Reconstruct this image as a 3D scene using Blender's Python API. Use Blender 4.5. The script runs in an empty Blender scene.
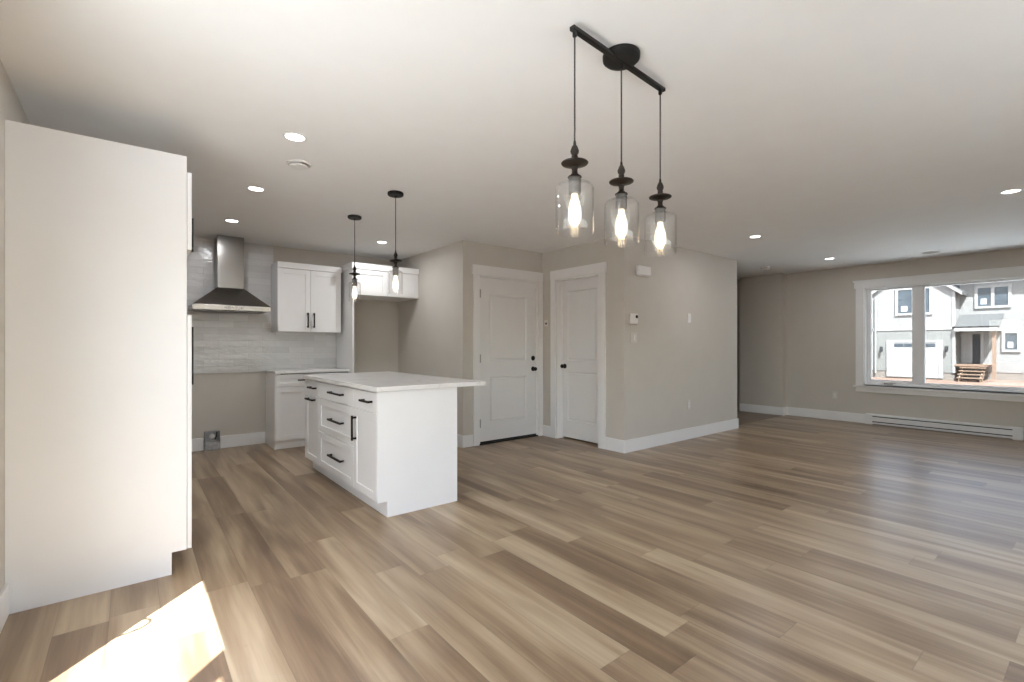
import bpy, bmesh, math, random
from mathutils import Vector, Matrix
C = bpy.context.scene.collection
SC = bpy.context.scene
R = math.radians

# ------------------------------------------------------------------ camera, sky, sun, exposure
cam_d = bpy.data.cameras.new('camera'); cam = bpy.data.objects.new('camera', cam_d); C.objects.link(cam)
cam.location = (0, 0, 1.2045); cam.rotation_euler = (R(90), 0, R(-38.52))
cam_d.sensor_width = 36; cam_d.lens = 478 / 1024 * 36; cam_d.shift_y = 4.3 / 1024
cam_d.clip_start = 0.02; cam_d.clip_end = 500
SC.camera = cam
vs = SC.view_settings
vs.view_transform = 'Standard'; vs.look = 'None'; vs.gamma = 1; vs.use_curve_mapping = False
vs.exposure = 0.05

SUN_EL, SUN_AZ = 59.5, 45.65            # elevation; travel direction measured from +X to +Y
w = bpy.data.worlds.new('sky'); SC.world = w; w.use_nodes = True
nt = w.node_tree; nt.nodes.clear()
out = nt.nodes.new('ShaderNodeOutputWorld'); bg = nt.nodes.new('ShaderNodeBackground')
sky = nt.nodes.new('ShaderNodeTexSky'); sky.sky_type = 'NISHITA'; sky.sun_disc = False
sky.sun_elevation = R(SUN_EL); sky.sun_rotation = R(225); sky.air_density = 1.0; sky.dust_density = 2.0
hs = nt.nodes.new('ShaderNodeHueSaturation'); hs.inputs['Saturation'].default_value = 0.6
nt.links.new(sky.outputs[0], hs.inputs['Color']); nt.links.new(hs.outputs[0], bg.inputs[0])
nt.links.new(bg.outputs[0], out.inputs[0]); bg.inputs[1].default_value = 1.35
sd = bpy.data.lights.new('sun', 'SUN'); sun = bpy.data.objects.new('sun', sd); C.objects.link(sun)
sd.energy = 66; sd.angle = R(0.53); sd.color = (0.85, 0.93, 1.0)
dv = Vector((math.cos(R(SUN_AZ)) * math.cos(R(SUN_EL)), math.sin(R(SUN_AZ)) * math.cos(R(SUN_EL)), -math.sin(R(SUN_EL))))
sun.rotation_euler = dv.to_track_quat('-Z', 'Y').to_euler(); sun.location = (-10, -10, 25)
DOWNLIGHT_W = 6.5
BULB = 30.0
SC.cycles.use_denoising = True
SC.cycles.max_bounces = 10; SC.cycles.diffuse_bounces = 6; SC.cycles.glossy_bounces = 4
SC.cycles.transparent_max_bounces = 16; SC.cycles.caustics_reflective = False; SC.cycles.caustics_refractive = False
SC.cycles.sample_clamp_indirect = 6

# ------------------------------------------------------------------ materials
def s2l(c):
    return tuple(((v / 255) / 12.92 if v / 255 <= 0.04045 else ((v / 255 + 0.055) / 1.055) ** 2.4) for v in c)
class NT:
    def __init__(s, name):
        s.m = bpy.data.materials.new(name); s.m.use_nodes = True; s.t = s.m.node_tree
        s.b = s.t.nodes['Principled BSDF']; s.o = s.t.nodes['Material Output']
    def n(s, typ, **kw):
        n = s.t.nodes.new('ShaderNode' + typ)
        for k, v in kw.items(): setattr(n, k, v)
        return n
    def l(s, a, b): s.t.links.new(a, b)
    def math(s, op, a, b=None, c=None):
        n = s.n('Math', operation=op)
        for i, v in enumerate((a, b, c)):
            if v is None: continue
            if isinstance(v, (int, float)): n.inputs[i].default_value = v
            else: s.l(v, n.inputs[i])
        return n.outputs[0]
    def mix(s, fac, a, b, blend='MIX'):
        n = s.n('Mix', data_type='RGBA', blend_type=blend)
        for sock, v in ((n.inputs[0], fac), (n.inputs[6], a), (n.inputs[7], b)):
            if isinstance(v, (int, float)): sock.default_value = v
            elif isinstance(v, tuple): sock.default_value = (*v[:3], 1)
            else: s.l(v, sock)
        return n.outputs[2]
    def ramp(s, fac, stops):
        n = s.n('ValToRGB'); e = n.color_ramp.elements
        while len(e) < len(stops): e.new(0.5)
        for el, (p, c) in zip(e, stops): el.position = p; el.color = (*c, 1)
        s.l(fac, n.inputs[0]); return n.outputs[0]
def simple(name, col, rough=0.5, metal=0.0, var=0.03, scale=6.0, bump=0.0, bscale=200.0, spec=None):
    t = NT(name); b = t.b
    tc = t.n('TexCoord'); no = t.n('TexNoise'); no.inputs['Scale'].default_value = scale; no.inputs['Detail'].default_value = 4
    t.l(tc.outputs['Object'], no.inputs['Vector'])
    lo = tuple(c * (1 - var) for c in col); hi = tuple(min(1, c * (1 + var)) for c in col)
    t.l(t.ramp(no.outputs['Fac'], [(0.3, lo), (0.7, hi)]), b.inputs['Base Color'])
    b.inputs['Roughness'].default_value = rough; b.inputs['Metallic'].default_value = metal
    if spec is not None: b.inputs['Specular IOR Level'].default_value = spec
    if bump:
        nb = t.n('TexNoise'); nb.inputs['Scale'].default_value = bscale; t.l(tc.outputs['Object'], nb.inputs['Vector'])
        bp = t.n('Bump'); bp.inputs['Strength'].default_value = bump; bp.inputs['Distance'].default_value = 0.002
        t.l(nb.outputs['Fac'], bp.inputs['Height']); t.l(bp.outputs[0], b.inputs['Normal'])
    return t.m
def emit(name, col, strength):
    t = NT(name); e = t.n('Emission'); e.inputs[0].default_value = (*col, 1); e.inputs[1].default_value = strength
    t.l(e.outputs[0], t.o.inputs[0]); return t.m
def glass(name, tint=(1, 1, 1), ior=1.45, rough=0.0, gain=1.0):
    t = NT(name); tr = t.n('BsdfTransparent'); gl = t.n('BsdfGlossy'); mx = t.n('MixShader'); ge = t.n('NewGeometry'); dp = t.n('VectorMath', operation='DOT_PRODUCT')
    tr.inputs[0].default_value = (*tint, 1); gl.inputs['Roughness'].default_value = rough
    t.l(ge.outputs['Normal'], dp.inputs[0]); t.l(ge.outputs['Incoming'], dp.inputs[1])
    c = t.math('SUBTRACT', 1.0, t.math('ABSOLUTE', dp.outputs['Value']))           # Schlick reflectance of a thin sheet
    f0 = ((ior - 1) / (ior + 1)) ** 2 * gain
    f = t.math('ADD', t.math('MULTIPLY', t.math('POWER', c, 5.0), 1 - f0), f0)
    t.l(f, mx.inputs[0]); t.l(tr.outputs[0], mx.inputs[1]); t.l(gl.outputs[0], mx.inputs[2]); t.l(mx.outputs[0], t.o.inputs[0])
    return t.m

M = {}
M['wall'] = simple('greige_wall_paint', (0.545, 0.512, 0.463), 0.75, var=0.015, bump=0.05, bscale=350)
M['ceiling'] = simple('white_ceiling_paint', (0.84, 0.838, 0.832), 0.9, var=0.01, bump=0.05, bscale=300)
M['trim'] = simple('white_trim_paint', (0.79, 0.785, 0.775), 0.4, var=0.01)
M['cabinet'] = simple('white_cabinet_paint', (0.83, 0.83, 0.828), 0.38, var=0.008)
M['door'] = simple('white_door_paint', (0.76, 0.757, 0.75), 0.42, var=0.01)
M['black'] = simple('matte_black_metal', (0.010, 0.0095, 0.009), 0.55, metal=0.0, var=0.1, spec=0.25)
M['bronze'] = simple('dark_bronze_metal', (0.022, 0.015, 0.011), 0.45, metal=0.3, var=0.25, scale=40, spec=0.35)
M['cord'] = simple('dark_cord_fabric', (0.035, 0.030, 0.027), 0.8, var=0.1)
M['nickel'] = simple('brushed_nickel', (0.33, 0.32, 0.31), 0.4, metal=0.9, var=0.06, scale=60)
M['plastic'] = simple('white_plastic', (0.74, 0.73, 0.71), 0.4, var=0.01)
M['heater'] = simple('white_enamel', (0.74, 0.74, 0.74), 0.35, var=0.01)
M['dark'] = simple('dark_slot_and_shade', (0.02, 0.022, 0.025), 0.6, var=0.1)  # real slots, plus painted shade under the counter and in the doorway
M['rubber'] = simple('black_rubber', (0.012, 0.012, 0.012), 0.7, var=0.1)
M['vinyl'] = simple('white_window_vinyl', (0.78, 0.78, 0.78), 0.35, var=0.01)
M['pane'] = glass('window_pane_glass', (0.985, 0.99, 0.985))
M['dimmed_pane'] = glass('dim_tint_window_glass', (0.62, 0.63, 0.63))  # tint added only to dim the bright outdoors behind the glass
M['shade'] = glass('clear_shade_glass', (0.998, 0.998, 0.997), ior=1.5, gain=1.5)
M['socketmetal'] = simple('grey_socket_metal', (0.17, 0.165, 0.16), 0.4, metal=0.55, var=0.1, scale=60)
M['downlight'] = emit('downlight_diffuser', (1.0, 0.97, 0.92), 9.0)
M['bulb'] = emit('glowing_bulb', (1.0, 0.86, 0.66), BULB)
M['filament'] = emit('glowing_filament', (1.0, 0.8, 0.5), 22)

def steel():
    t = NT('brushed_stainless_steel'); b = t.b
    tc = t.n('TexCoord'); mp = t.n('Mapping'); mp.inputs['Scale'].default_value = (3, 3, 400)
    no = t.n('TexNoise'); no.inputs['Scale'].default_value = 3; no.inputs['Detail'].default_value = 3
    t.l(tc.outputs['Object'], mp.inputs[0]); t.l(mp.outputs[0], no.inputs['Vector'])
    t.l(t.ramp(no.outputs['Fac'], [(0.3, (0.31, 0.295, 0.28)), (0.7, (0.36, 0.345, 0.33))]), b.inputs['Base Color'])
    b.inputs['Metallic'].default_value = 1; b.inputs['Roughness'].default_value = 0.2
    return t.m
M['steel'] = steel()

def floor_mat():
    t = NT('oak_vinyl_planks'); b = t.b
    tc = t.n('TexCoord'); sp = t.n('SeparateXYZ'); t.l(tc.outputs['Object'], sp.inputs[0])
    x, y = sp.outputs[0], sp.outputs[1]
    W, L = 0.18, 1.22
    u = t.math('DIVIDE', t.math('ADD', x, 10 * W - 0.643 + W * 3), W)
    i = t.math('FLOOR', u); fu = t.math('FRACT', u)
    wn = t.n('TexWhiteNoise', noise_dimensions='1D'); t.l(i, wn.inputs['W'])
    v = t.math('ADD', t.math('DIVIDE', y, L), t.math('MULTIPLY', wn.outputs['Value'], 7.3))
    j = t.math('FLOOR', v); fv = t.math('FRACT', v)
    cb = t.n('CombineXYZ'); t.l(i, cb.inputs[0]); t.l(j, cb.inputs[1])
    w2 = t.n('TexWhiteNoise', noise_dimensions='2D'); t.l(cb.outputs[0], w2.inputs['Vector'])
    rnd = w2.outputs['Value']
    # broad clouding along each plank, then fine grain
    def grain(sx, sy, k, det, dist=0.0):
        c = t.n('CombineXYZ'); t.l(t.math('MULTIPLY', x, sx), c.inputs[0]); t.l(t.math('MULTIPLY', y, sy), c.inputs[1])
        t.l(t.math('MULTIPLY', rnd, k), c.inputs[2])
        n = t.n('TexNoise'); n.inputs['Scale'].default_value = 1; n.inputs['Detail'].default_value = det
        n.inputs['Distortion'].default_value = dist
        t.l(c.outputs[0], n.inputs['Vector']); return n.outputs['Fac']
    g1 = grain(8.5, 0.8, 60, 2, 0.5); g2 = grain(50, 2.0, 90, 5, 0.25); g3 = grain(260, 6, 40, 3)
    tone = t.math('ADD', t.math('MULTIPLY', rnd, 0.19), t.math('MULTIPLY', g1, 0.72))
    tone = t.math('ADD', tone, t.math('MULTIPLY', g2, 0.24))
    tone = t.math('ADD', tone, t.math('MULTIPLY', g3, 0.09))
    tone = t.math('SUBTRACT', tone, 0.13)
    col = t.ramp(tone, [(0.27, (0.128, 0.078, 0.043)), (0.42, (0.212, 0.140, 0.082)), (0.55, (0.320, 0.230, 0.143)), (0.74, (0.455, 0.356, 0.243))])
    # thin dark knots
    kn = grain(16, 2.6, 200, 2, 0.8)
    kf = t.ramp(kn, [(0.0, (0, 0, 0)), (0.69, (0, 0, 0)), (0.78, (1, 1, 1))])
    col = t.mix(t.math('MULTIPLY', kf, 0.28), col, (0.10, 0.062, 0.038))
    # seams
    eu = t.math('MINIMUM', fu, t.math('SUBTRACT', 1.0, fu)); ev = t.math('MINIMUM', fv, t.math('SUBTRACT', 1.0, fv))
    su = t.math('LESS_THAN', eu, 0.010); sv = t.math('LESS_THAN', ev, 0.0016)
    seam = t.math('MAXIMUM', su, sv)
    col = t.mix(t.math('MULTIPLY', seam, 0.3), col, (0.07, 0.045, 0.03))
    t.l(col, b.inputs['Base Color'])
    ro = t.math('ADD', t.math('MULTIPLY', g2, 0.12), 0.26); t.l(ro, b.inputs['Roughness'])
    b.inputs['Specular IOR Level'].default_value = 0.65
    bp = t.n('Bump'); bp.inputs['Strength'].default_value = 0.35; bp.inputs['Distance'].default_value = 0.0012
    h = t.math('SUBTRACT', t.math('ADD', g3, g2), t.math('MULTIPLY', seam, 1.0))
    t.l(h, bp.inputs['Height']); t.l(bp.outputs[0], b.inputs['Normal'])
    return t.m
M['floor'] = floor_mat()

def tile_mat():
    t = NT('glazed_grey_tile'); b = t.b
    tc = t.n('TexCoord'); sp = t.n('SeparateXYZ'); t.l(tc.outputs['Object'], sp.inputs[0])
    W, Hh = 0.305, 0.0762
    r = t.math('DIVIDE', t.math('SUBTRACT', sp.outputs[2], 0.88), Hh); j = t.math('FLOOR', r); fr = t.math('FRACT', r)
    u = t.math('ADD', t.math('DIVIDE', t.math('ADD', sp.outputs[0], 5), W), t.math('MULTIPLY', t.math('MODULO', t.math('ADD', j, 100.0), 2.0), 0.5))
    i = t.math('FLOOR', u); fu = t.math('FRACT', u)
    cb = t.n('CombineXYZ'); t.l(i, cb.inputs[0]); t.l(j, cb.inputs[1])
    wn = t.n('TexWhiteNoise', noise_dimensions='2D'); t.l(cb.outputs[0], wn.inputs['Vector'])
    no = t.n('TexNoise'); no.inputs['Scale'].default_value = 9; no.inputs['Detail'].default_value = 2; t.l(tc.outputs['Object'], no.inputs['Vector'])
    f = t.math('ADD', t.math('MULTIPLY', wn.outputs['Value'], 0.7), t.math('MULTIPLY', no.outputs['Fac'], 0.3))
    col = t.ramp(f, [(0.1, (0.60, 0.595, 0.59)), (0.9, (0.73, 0.727, 0.725))])
    eu = t.math('MINIMUM', fu, t.math('SUBTRACT', 1.0, fu)); ev = t.math('MINIMUM', fr, t.math('SUBTRACT', 1.0, fr))
    gr = t.math('MAXIMUM', t.math('LESS_THAN', eu, 0.006), t.math('LESS_THAN', ev, 0.024))
    t.l(t.mix(t.math('MULTIPLY', gr, 0.7), col, (0.50, 0.49, 0.47)), b.inputs['Base Color'])
    t.l(t.math('ADD', t.math('MULTIPLY', gr, 0.5), 0.17), b.inputs['Roughness'])
    n2 = t.n('TexNoise'); n2.inputs['Scale'].default_value = 14; n2.inputs['Detail'].default_value = 1
    mp = t.n('Mapping'); mp.inputs['Scale'].default_value = (1, 1, 2.2); t.l(tc.outputs['Object'], mp.inputs[0]); t.l(mp.outputs[0], n2.inputs['Vector'])
    h = t.math('SUBTRACT', t.math('ADD', t.math('MULTIPLY', n2.outputs['Fac'], 1.0), t.math('MULTIPLY', wn.outputs['Value'], 0.3)), t.math('MULTIPLY', gr, 0.6))
    bp = t.n('Bump'); bp.inputs['Strength'].default_value = 0.45; bp.inputs['Distance'].default_value = 0.005
    t.l(h, bp.inputs['Height']); t.l(bp.outputs[0], b.inputs['Normal'])
    return t.m
M['tile'] = tile_mat()

def quartz():
    t = NT('white_quartz'); b = t.b
    tc = t.n('TexCoord'); no = t.n('TexNoise'); no.inputs['Scale'].default_value = 1.6; no.inputs['Detail'].default_value = 6; no.inputs['Distortion'].default_value = 1.2
    t.l(tc.outputs['Object'], no.inputs['Vector'])
    a = t.math('ABSOLUTE', t.math('SUBTRACT', no.outputs['Fac'], 0.5))
    t.l(t.ramp(a, [(0.0, (0.68, 0.665, 0.65)), (0.012, (0.755, 0.745, 0.735)), (0.2, (0.78, 0.775, 0.765))]), b.inputs['Base Color'])
    b.inputs['Roughness'].default_value = 0.18
    return t.m
M['quartz'] = quartz()

def siding(name, col, step=0.11):
    t = NT(name); b = t.b
    tc = t.n('TexCoord'); sp = t.n('SeparateXYZ'); t.l(tc.outputs['Object'], sp.inputs[0])
    fr = t.math('FRACT', t.math('DIVIDE', t.math('ADD', sp.outputs[2], 20.0), step))
    ln = t.math('LESS_THAN', fr, 0.10)
    no = t.n('TexNoise'); no.inputs['Scale'].default_value = 0.8; t.l(tc.outputs['Object'], no.inputs['Vector'])
    c = t.ramp(no.outputs['Fac'], [(0.3, tuple(v * 0.96 for v in col)), (0.7, col)])
    t.l(t.mix(t.math('MULTIPLY', ln, 0.3), c, tuple(v * 0.7 for v in col)), b.inputs['Base Color'])
    b.inputs['Roughness'].default_value = 0.6
    bp = t.n('Bump'); bp.inputs['Distance'].default_value = 0.012; bp.inputs['Strength'].default_value = 0.6
    t.l(t.math('SUBTRACT', 1.0, fr), bp.inputs['Height']); t.l(bp.outputs[0], b.inputs['Normal'])
    return t.m
M['siding_pale'] = siding('pale_lap_siding', (0.200, 0.189, 0.174))
M['siding_grey'] = siding('light_grey_lap_siding', (0.150, 0.146, 0.131))
M['ext_white'] = simple('exterior_white_trim', (0.265, 0.253, 0.235), 0.5, var=0.02)
M['shingle'] = simple('grey_asphalt_shingle', (0.055, 0.053, 0.050), 0.9, var=0.25, scale=8, bump=0.5, bscale=30)
M['dirt'] = simple('bare_orange_dirt', (0.115, 0.066, 0.043), 0.95, var=0.25, scale=0.7, bump=0.6, bscale=6)
M['concrete'] = simple('pale_concrete', (0.17, 0.145, 0.12), 0.9, var=0.1, scale=3)
M['bounce_patio'] = simple('pale_bounce_slab', (0.50, 0.49, 0.47), 0.9, var=0.06, scale=2)
M['street'] = simple('pale_bounce_street', (0.40, 0.395, 0.385), 0.9, var=0.08, scale=1)
M['sun_shade'] = simple('white_sun_shade_boards', (0.7, 0.69, 0.68), 0.6, var=0.03)
M['lumber'] = simple('raw_lumber', (0.17, 0.108, 0.07), 0.8, var=0.2, scale=12)
M['ext_pane'] = simple('dark_house_window_pane', (0.05, 0.06, 0.07), 0.06, var=0.2, scale=2)
M['sticker'] = simple('white_paper_sticker', (0.35, 0.35, 0.35), 0.7, var=0.02)
M['lantern'] = simple('black_lantern_metal', (0.03, 0.03, 0.03), 0.5, metal=0.4, var=0.1)
M['carpetfloor'] = simple('hall_grey_brown_flooring', (0.22, 0.17, 0.125), 0.5, var=0.12, scale=4)
M['galv'] = simple('galvanised_metal', (0.30, 0.29, 0.28), 0.4, metal=0.7, var=0.2, scale=30)
M['hinge'] = simple('satin_hinge_metal', (0.42, 0.41, 0.40), 0.4, metal=0.8, var=0.1)

# ------------------------------------------------------------------ helpers
def bx(bm, x0, x1, y0, y1, z0, z1):
    vs_ = [bm.verts.new(p) for p in ((x0, y0, z0), (x1, y0, z0), (x1, y1, z0), (x0, y1, z0), (x0, y0, z1), (x1, y0, z1), (x1, y1, z1), (x0, y1, z1))]
    for f in ((0, 3, 2, 1), (4, 5, 6, 7), (0, 1, 5, 4), (1, 2, 6, 5), (2, 3, 7, 6), (3, 0, 4, 7)):
        bm.faces.new([vs_[k] for k in f])
    return vs_
def box(*a):
    bm = bmesh.new(); bx(bm, *a); return bm
def prism(bm, pts, axis, a, b):
    """closed outline extruded along an axis; pts are the two other coordinates in xyz order"""
    def P(p, t):
        q = list(p); q.insert(axis, t); return q
    A = [bm.verts.new(P(p, a)) for p in pts]; B = [bm.verts.new(P(p, b)) for p in pts]
    n = len(pts)
    bm.faces.new(A); bm.faces.new(list(reversed(B)))
    for k in range(n): bm.faces.new((A[k], B[k], B[(k + 1) % n], A[(k + 1) % n]))
    bmesh.ops.recalc_face_normals(bm, faces=bm.faces)
def lathe(bm, prof, seg=32, cx=0, cy=0, close=False):
    rings = []
    for r, z in prof:
        if r < 1e-5: rings.append([bm.verts.new((cx, cy, z))])
        else: rings.append([bm.verts.new((cx + r * math.cos(2 * math.pi * k / seg), cy + r * math.sin(2 * math.pi * k / seg), z)) for k in range(seg)])
    pairs = list(zip(rings, rings[1:])) + ([(rings[-1], rings[0])] if close else [])
    for a, b in pairs:
        for k in range(seg):
            q = [a[k % len(a)], a[(k + 1) % len(a)] if len(a) > 1 else None, b[(k + 1) % len(b)] if len(b) > 1 else None, b[k % len(b)]]
            q = [v for v in q if v is not None]
            if len(set(q)) >= 3: bm.faces.new(list(dict.fromkeys(q)))
    bmesh.ops.recalc_face_normals(bm, faces=bm.faces)
def tube(bm, pts, r, seg=10):
    pts = [Vector(p) for p in pts]; rings = []
    for k, p in enumerate(pts):
        d = (pts[min(k + 1, len(pts) - 1)] - pts[max(k - 1, 0)]).normalized()
        a = d.orthogonal().normalized() if k == 0 else (rings_a - d * rings_a.dot(d)).normalized()
        rings_a = a; bb = d.cross(a)
        rings.append([bm.verts.new(p + a * r * math.cos(2 * math.pi * s / seg) + bb * r * math.sin(2 * math.pi * s / seg)) for s in range(seg)])
    for A, B in zip(rings, rings[1:]):
        for s in range(seg): bm.faces.new((A[s], A[(s + 1) % seg], B[(s + 1) % seg], B[s]))
    bm.faces.new(list(reversed(rings[0]))); bm.faces.new(rings[-1])
def world_base(o):
    v = Vector((0, 0, 0))
    while o is not None: v += o.location; o = o.parent
    return v
def obj(name, bm, mat, parent=None, bevel=0.0, smooth=False, local=False, segs=2):
    """one mesh object; geometry is given in world coordinates unless local=True"""
    if parent is not None and not local:
        bmesh.ops.translate(bm, verts=bm.verts, vec=-world_base(parent))
    me = bpy.data.meshes.new(name); bm.to_mesh(me); bm.free()
    o = bpy.data.objects.new(name, me); C.objects.link(o)
    me.materials.append(mat if not isinstance(mat, str) else M[mat])
    if parent is not None: o.parent = parent
    if bevel:
        md = o.modifiers.new('bevel', 'BEVEL'); md.width = bevel; md.segments = segs; md.limit_method = 'ANGLE'
    if smooth:
        for p in me.polygons: p.use_smooth = True
        try: me.set_sharp_from_angle(angle=R(38))
        except Exception: pass
    return o
def tag(o, label, cat, group=None):
    o['label'] = label; o['category'] = cat
    if group: o['group'] = group
    return o
def thing(name, label, cat, loc, group=None):
    o = bpy.data.objects.new(name, None); o.empty_display_size = 0.1; C.objects.link(o); o.location = loc
    return tag(o, label, cat, group)
def struct(name, bm, mat, parent=None, **kw):
    o = obj(name, bm, mat, parent, **kw)
    if parent is None: o['kind'] = 'structure'
    return o
def struct_root(name, loc):
    o = bpy.data.objects.new(name, None); C.objects.link(o); o.location = loc; o['kind'] = 'structure'; return o
def slab(name, mat, axis, a0, a1, u, z, holes=()):
    """wall slab: axis 'X' is a wall at x a0..a1 running along y; holes are (u0,u1,z0,z1)"""
    bm = bmesh.new()
    us = sorted({u[0], u[1], *[h[0] for h in holes], *[h[1] for h in holes]})
    zs = sorted({z[0], z[1], *[h[2] for h in holes], *[h[3] for h in holes]})
    ins = lambda uu, zz: any(h[0] < uu < h[1] and h[2] < zz < h[3] for h in holes)
    P = (lambda a, uu, zz: (a, uu, zz)) if axis == 'X' else (lambda a, uu, zz: (uu, a, zz))
    cache = {}
    def V(a, uu, zz):
        k = (a, uu, zz)
        if k not in cache: cache[k] = bm.verts.new(P(a, uu, zz))
        return cache[k]
    cells = {(i, j) for i in range(len(us) - 1) for j in range(len(zs) - 1) if not ins((us[i] + us[i + 1]) / 2, (zs[j] + zs[j + 1]) / 2)}
    for i, j in cells:
        u0, u1, z0, z1 = us[i], us[i + 1], zs[j], zs[j + 1]
        for a in (a0, a1): bm.faces.new((V(a, u0, z0), V(a, u1, z0), V(a, u1, z1), V(a, u0, z1)))
        for nb, e in (((i - 1, j), ((u0, z0), (u0, z1))), ((i + 1, j), ((u1, z0), (u1, z1))), ((i, j - 1), ((u0, z0), (u1, z0))), ((i, j + 1), ((u0, z1), (u1, z1)))):
            if nb not in cells:
                (p, q), (r, s) = e
                bm.faces.new((V(a0, p, q), V(a0, r, s), V(a1, r, s), V(a1, p, q)))
    bmesh.ops.recalc_face_normals(bm, faces=bm.faces)
    return struct(name, bm, mat)
class Face:
    """boxes given as (u, z, depth outward) on a vertical plane"""
    def __init__(s, axis, sign, plane): s.ax, s.sg, s.p = axis, sign, plane
    def b(s, bm, u0, u1, z0, z1, n0, n1):
        a, c = sorted((s.p + s.sg * n0, s.p + s.sg * n1))
        if s.ax == 'X': bx(bm, a, c, u0, u1, z0, z1)
        else: bx(bm, u0, u1, a, c, z0, z1)
    def pt(s, u, z, n): return (s.p + s.sg * n, u, z) if s.ax == 'X' else (u, s.p + s.sg * n, z)
    def shaker(s, u0, u1, z0, z1, st=0.06, th=0.02, rec=0.009):
        bm = bmesh.new()
        s.b(bm, u0, u0 + st, z0, z1, 0, th); s.b(bm, u1 - st, u1, z0, z1, 0, th)
        s.b(bm, u0 + st, u1 - st, z1 - st, z1, 0, th); s.b(bm, u0 + st, u1 - st, z0, z0 + st, 0, th)
        s.b(bm, u0 + st, u1 - st, z0 + st, z1 - st, 0, th - rec)
        return bm
    def plain(s, u0, u1, z0, z1, th=0.02):
        bm = bmesh.new(); s.b(bm, u0, u1, z0, z1, 0, th); return bm
    def pull(s, u0, z0, u1, z1, n0=0.02, stand=0.032, r=0.0072):
        """bar pull between two points, on two posts"""
        bm = bmesh.new()
        du, dz = u1 - u0, z1 - z0; L = math.hypot(du, dz); du /= L; dz /= L; e = 0.008
        def bar(ua, za, ub, zb, na, nb):
            s.b(bm, min(ua, ub) - r, max(ua, ub) + r, min(za, zb) - r, max(za, zb) + r, na, nb)
        bar(u0, z0, u1, z1, n0 + stand - 0.006, n0 + stand + 0.006)
        for (uu, zz) in ((u0 + du * e, z0 + dz * e), (u1 - du * e, z1 - dz * e)): bar(uu, zz, uu, zz, n0, n0 + stand - 0.006)
        return bm
def moulded_door(face, u0, u1, z0, z1, openings, th=0.035, rec=0.010):
    """door slab whose face has sunk panels with a raised field"""
    bm = bmesh.new()
    us = sorted({u0, u1, *[o[0] for o in openings], *[o[1] for o in openings]})
    zs = sorted({z0, z1, *[o[2] for o in openings], *[o[3] for o in openings]})
    for i in range(len(us) - 1):
        for j in range(len(zs) - 1):
            cu, cz = (us[i] + us[i + 1]) / 2, (zs[j] + zs[j + 1]) / 2
            if not any(o[0] < cu < o[1] and o[2] < cz < o[3] for o in openings):
                face.b(bm, us[i], us[i + 1], zs[j], zs[j + 1], 0, th)
    bmesh.ops.remove_doubles(bm, verts=bm.verts, dist=1e-5)
    for a, b, c, d in openings:
        m = 0.028
        outer = [(a, c), (b, c), (b, d), (a, d)]; mid = [(a + m * .45, c + m * .45), (b - m * .45, c + m * .45), (b - m * .45, d - m * .45), (a + m * .45, d - m * .45)]
        inn = [(a + m, c + m), (b - m, c + m), (b - m, d - m), (a + m, d - m)]
        rings = [[bm.verts.new(face.pt(p[0], p[1], n)) for p in ring] for ring, n in ((outer, th), (mid, th - rec), (inn, th - 0.003))]
        for A, B in zip(rings, rings[1:]):
            for k in range(4): bm.faces.new((A[k], A[(k + 1) % 4], B[(k + 1) % 4], B[k]))
        bm.faces.new(rings[-1])
    bmesh.ops.recalc_face_normals(bm, faces=bm.faces)
    return bm

# ------------------------------------------------------------------ room shell
H = 2.44
XL, XR = -0.443, 8.87          # left wall face, window wall face
YB = -1.70                    # wall behind the camera
YK = 6.50                     # kitchen back wall face
XK = 3.05                     # wall beside the fridge recess
YD = 4.755                    # entry door wall
XC = 4.305                    # closet door wall
YC = 3.397                    # thermostat wall
XE = 6.885                    # its far end
XH, YH = 8.72, 3.515           # hall wall and its corner
T = 0.12
struct('floor', box(XL - T, XR + 0.2, YB - T, YK + 0.3, -0.12, 0.0), 'floor')
struct('ceiling', box(XL - T - 0.05, XR + 0.2, YB - T - 0.05, YK + 0.3, H, H + 0.25), 'ceiling')
PD = (0.485, 2.19, 0.0, 2.11)                                   # patio door opening in left wall
slab('wall_left', 'wall', 'X', XL - T, XL, (YB - T, YK), (0, H), [PD])
BW = (0.5, 3.4, 0.70, 2.06)  # opening for the added fill window
slab('wall_behind', 'wall', 'Y', YB - T, YB, (XL - T, XR + T), (0, H), [BW])
slab('wall_kitchen', 'wall', 'Y', YK, YK + T, (XL - T, XE - T), (0, H))
slab('wall_fridge', 'wall', 'X', XK, XK + T, (YD + T, YK), (0, H))
D1 = (3.275, 4.222, 0.0, 2.055)
slab('wall_entry', 'wall', 'Y', YD, YD + T, (XK, XC + T), (0, H), [D1])
D2 = (3.762, 4.492, 0.0, 2.055)
slab('wall_closet', 'wall', 'X', XC, XC + T, (YC + T, YD), (0, H), [D2])
slab('wall_thermostat', 'wall', 'Y', YC, YC + T, (XC, XE), (0, H))
slab('wall_passage', 'wall', 'X', XE - T, XE, (YC + T, YK), (0, H))
slab('wall_hall', 'wall', 'X', XH, XH + 0.3, (YH, 4.25), (0, H))
slab('wall_far', 'wall', 'Y', YK, YK + T, (XE - T, XR + 0.2), (0, H))
WIN = (-0.58, 2.395, 0.60, 2.088)
slab('wall_window', 'wall', 'X', XR, XR + 0.17, (YB - T, YH), (0, H), [WIN])
slab('wall_hall_side', 'wall', 'X', XR + 0.1, XR + 0.2, (4.25, YK), (0, H))
# backs of the closed doors so that no daylight leaks in
slab('wall_closet_back', 'wall', 'X', XC + 0.8, XC + 0.9, (YC + T, YD), (0, H))
slab('wall_entry_back', 'wall', 'Y', YD + 0.5, YD + 0.6, (XK + T, XC + 0.9), (0, H))

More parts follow.
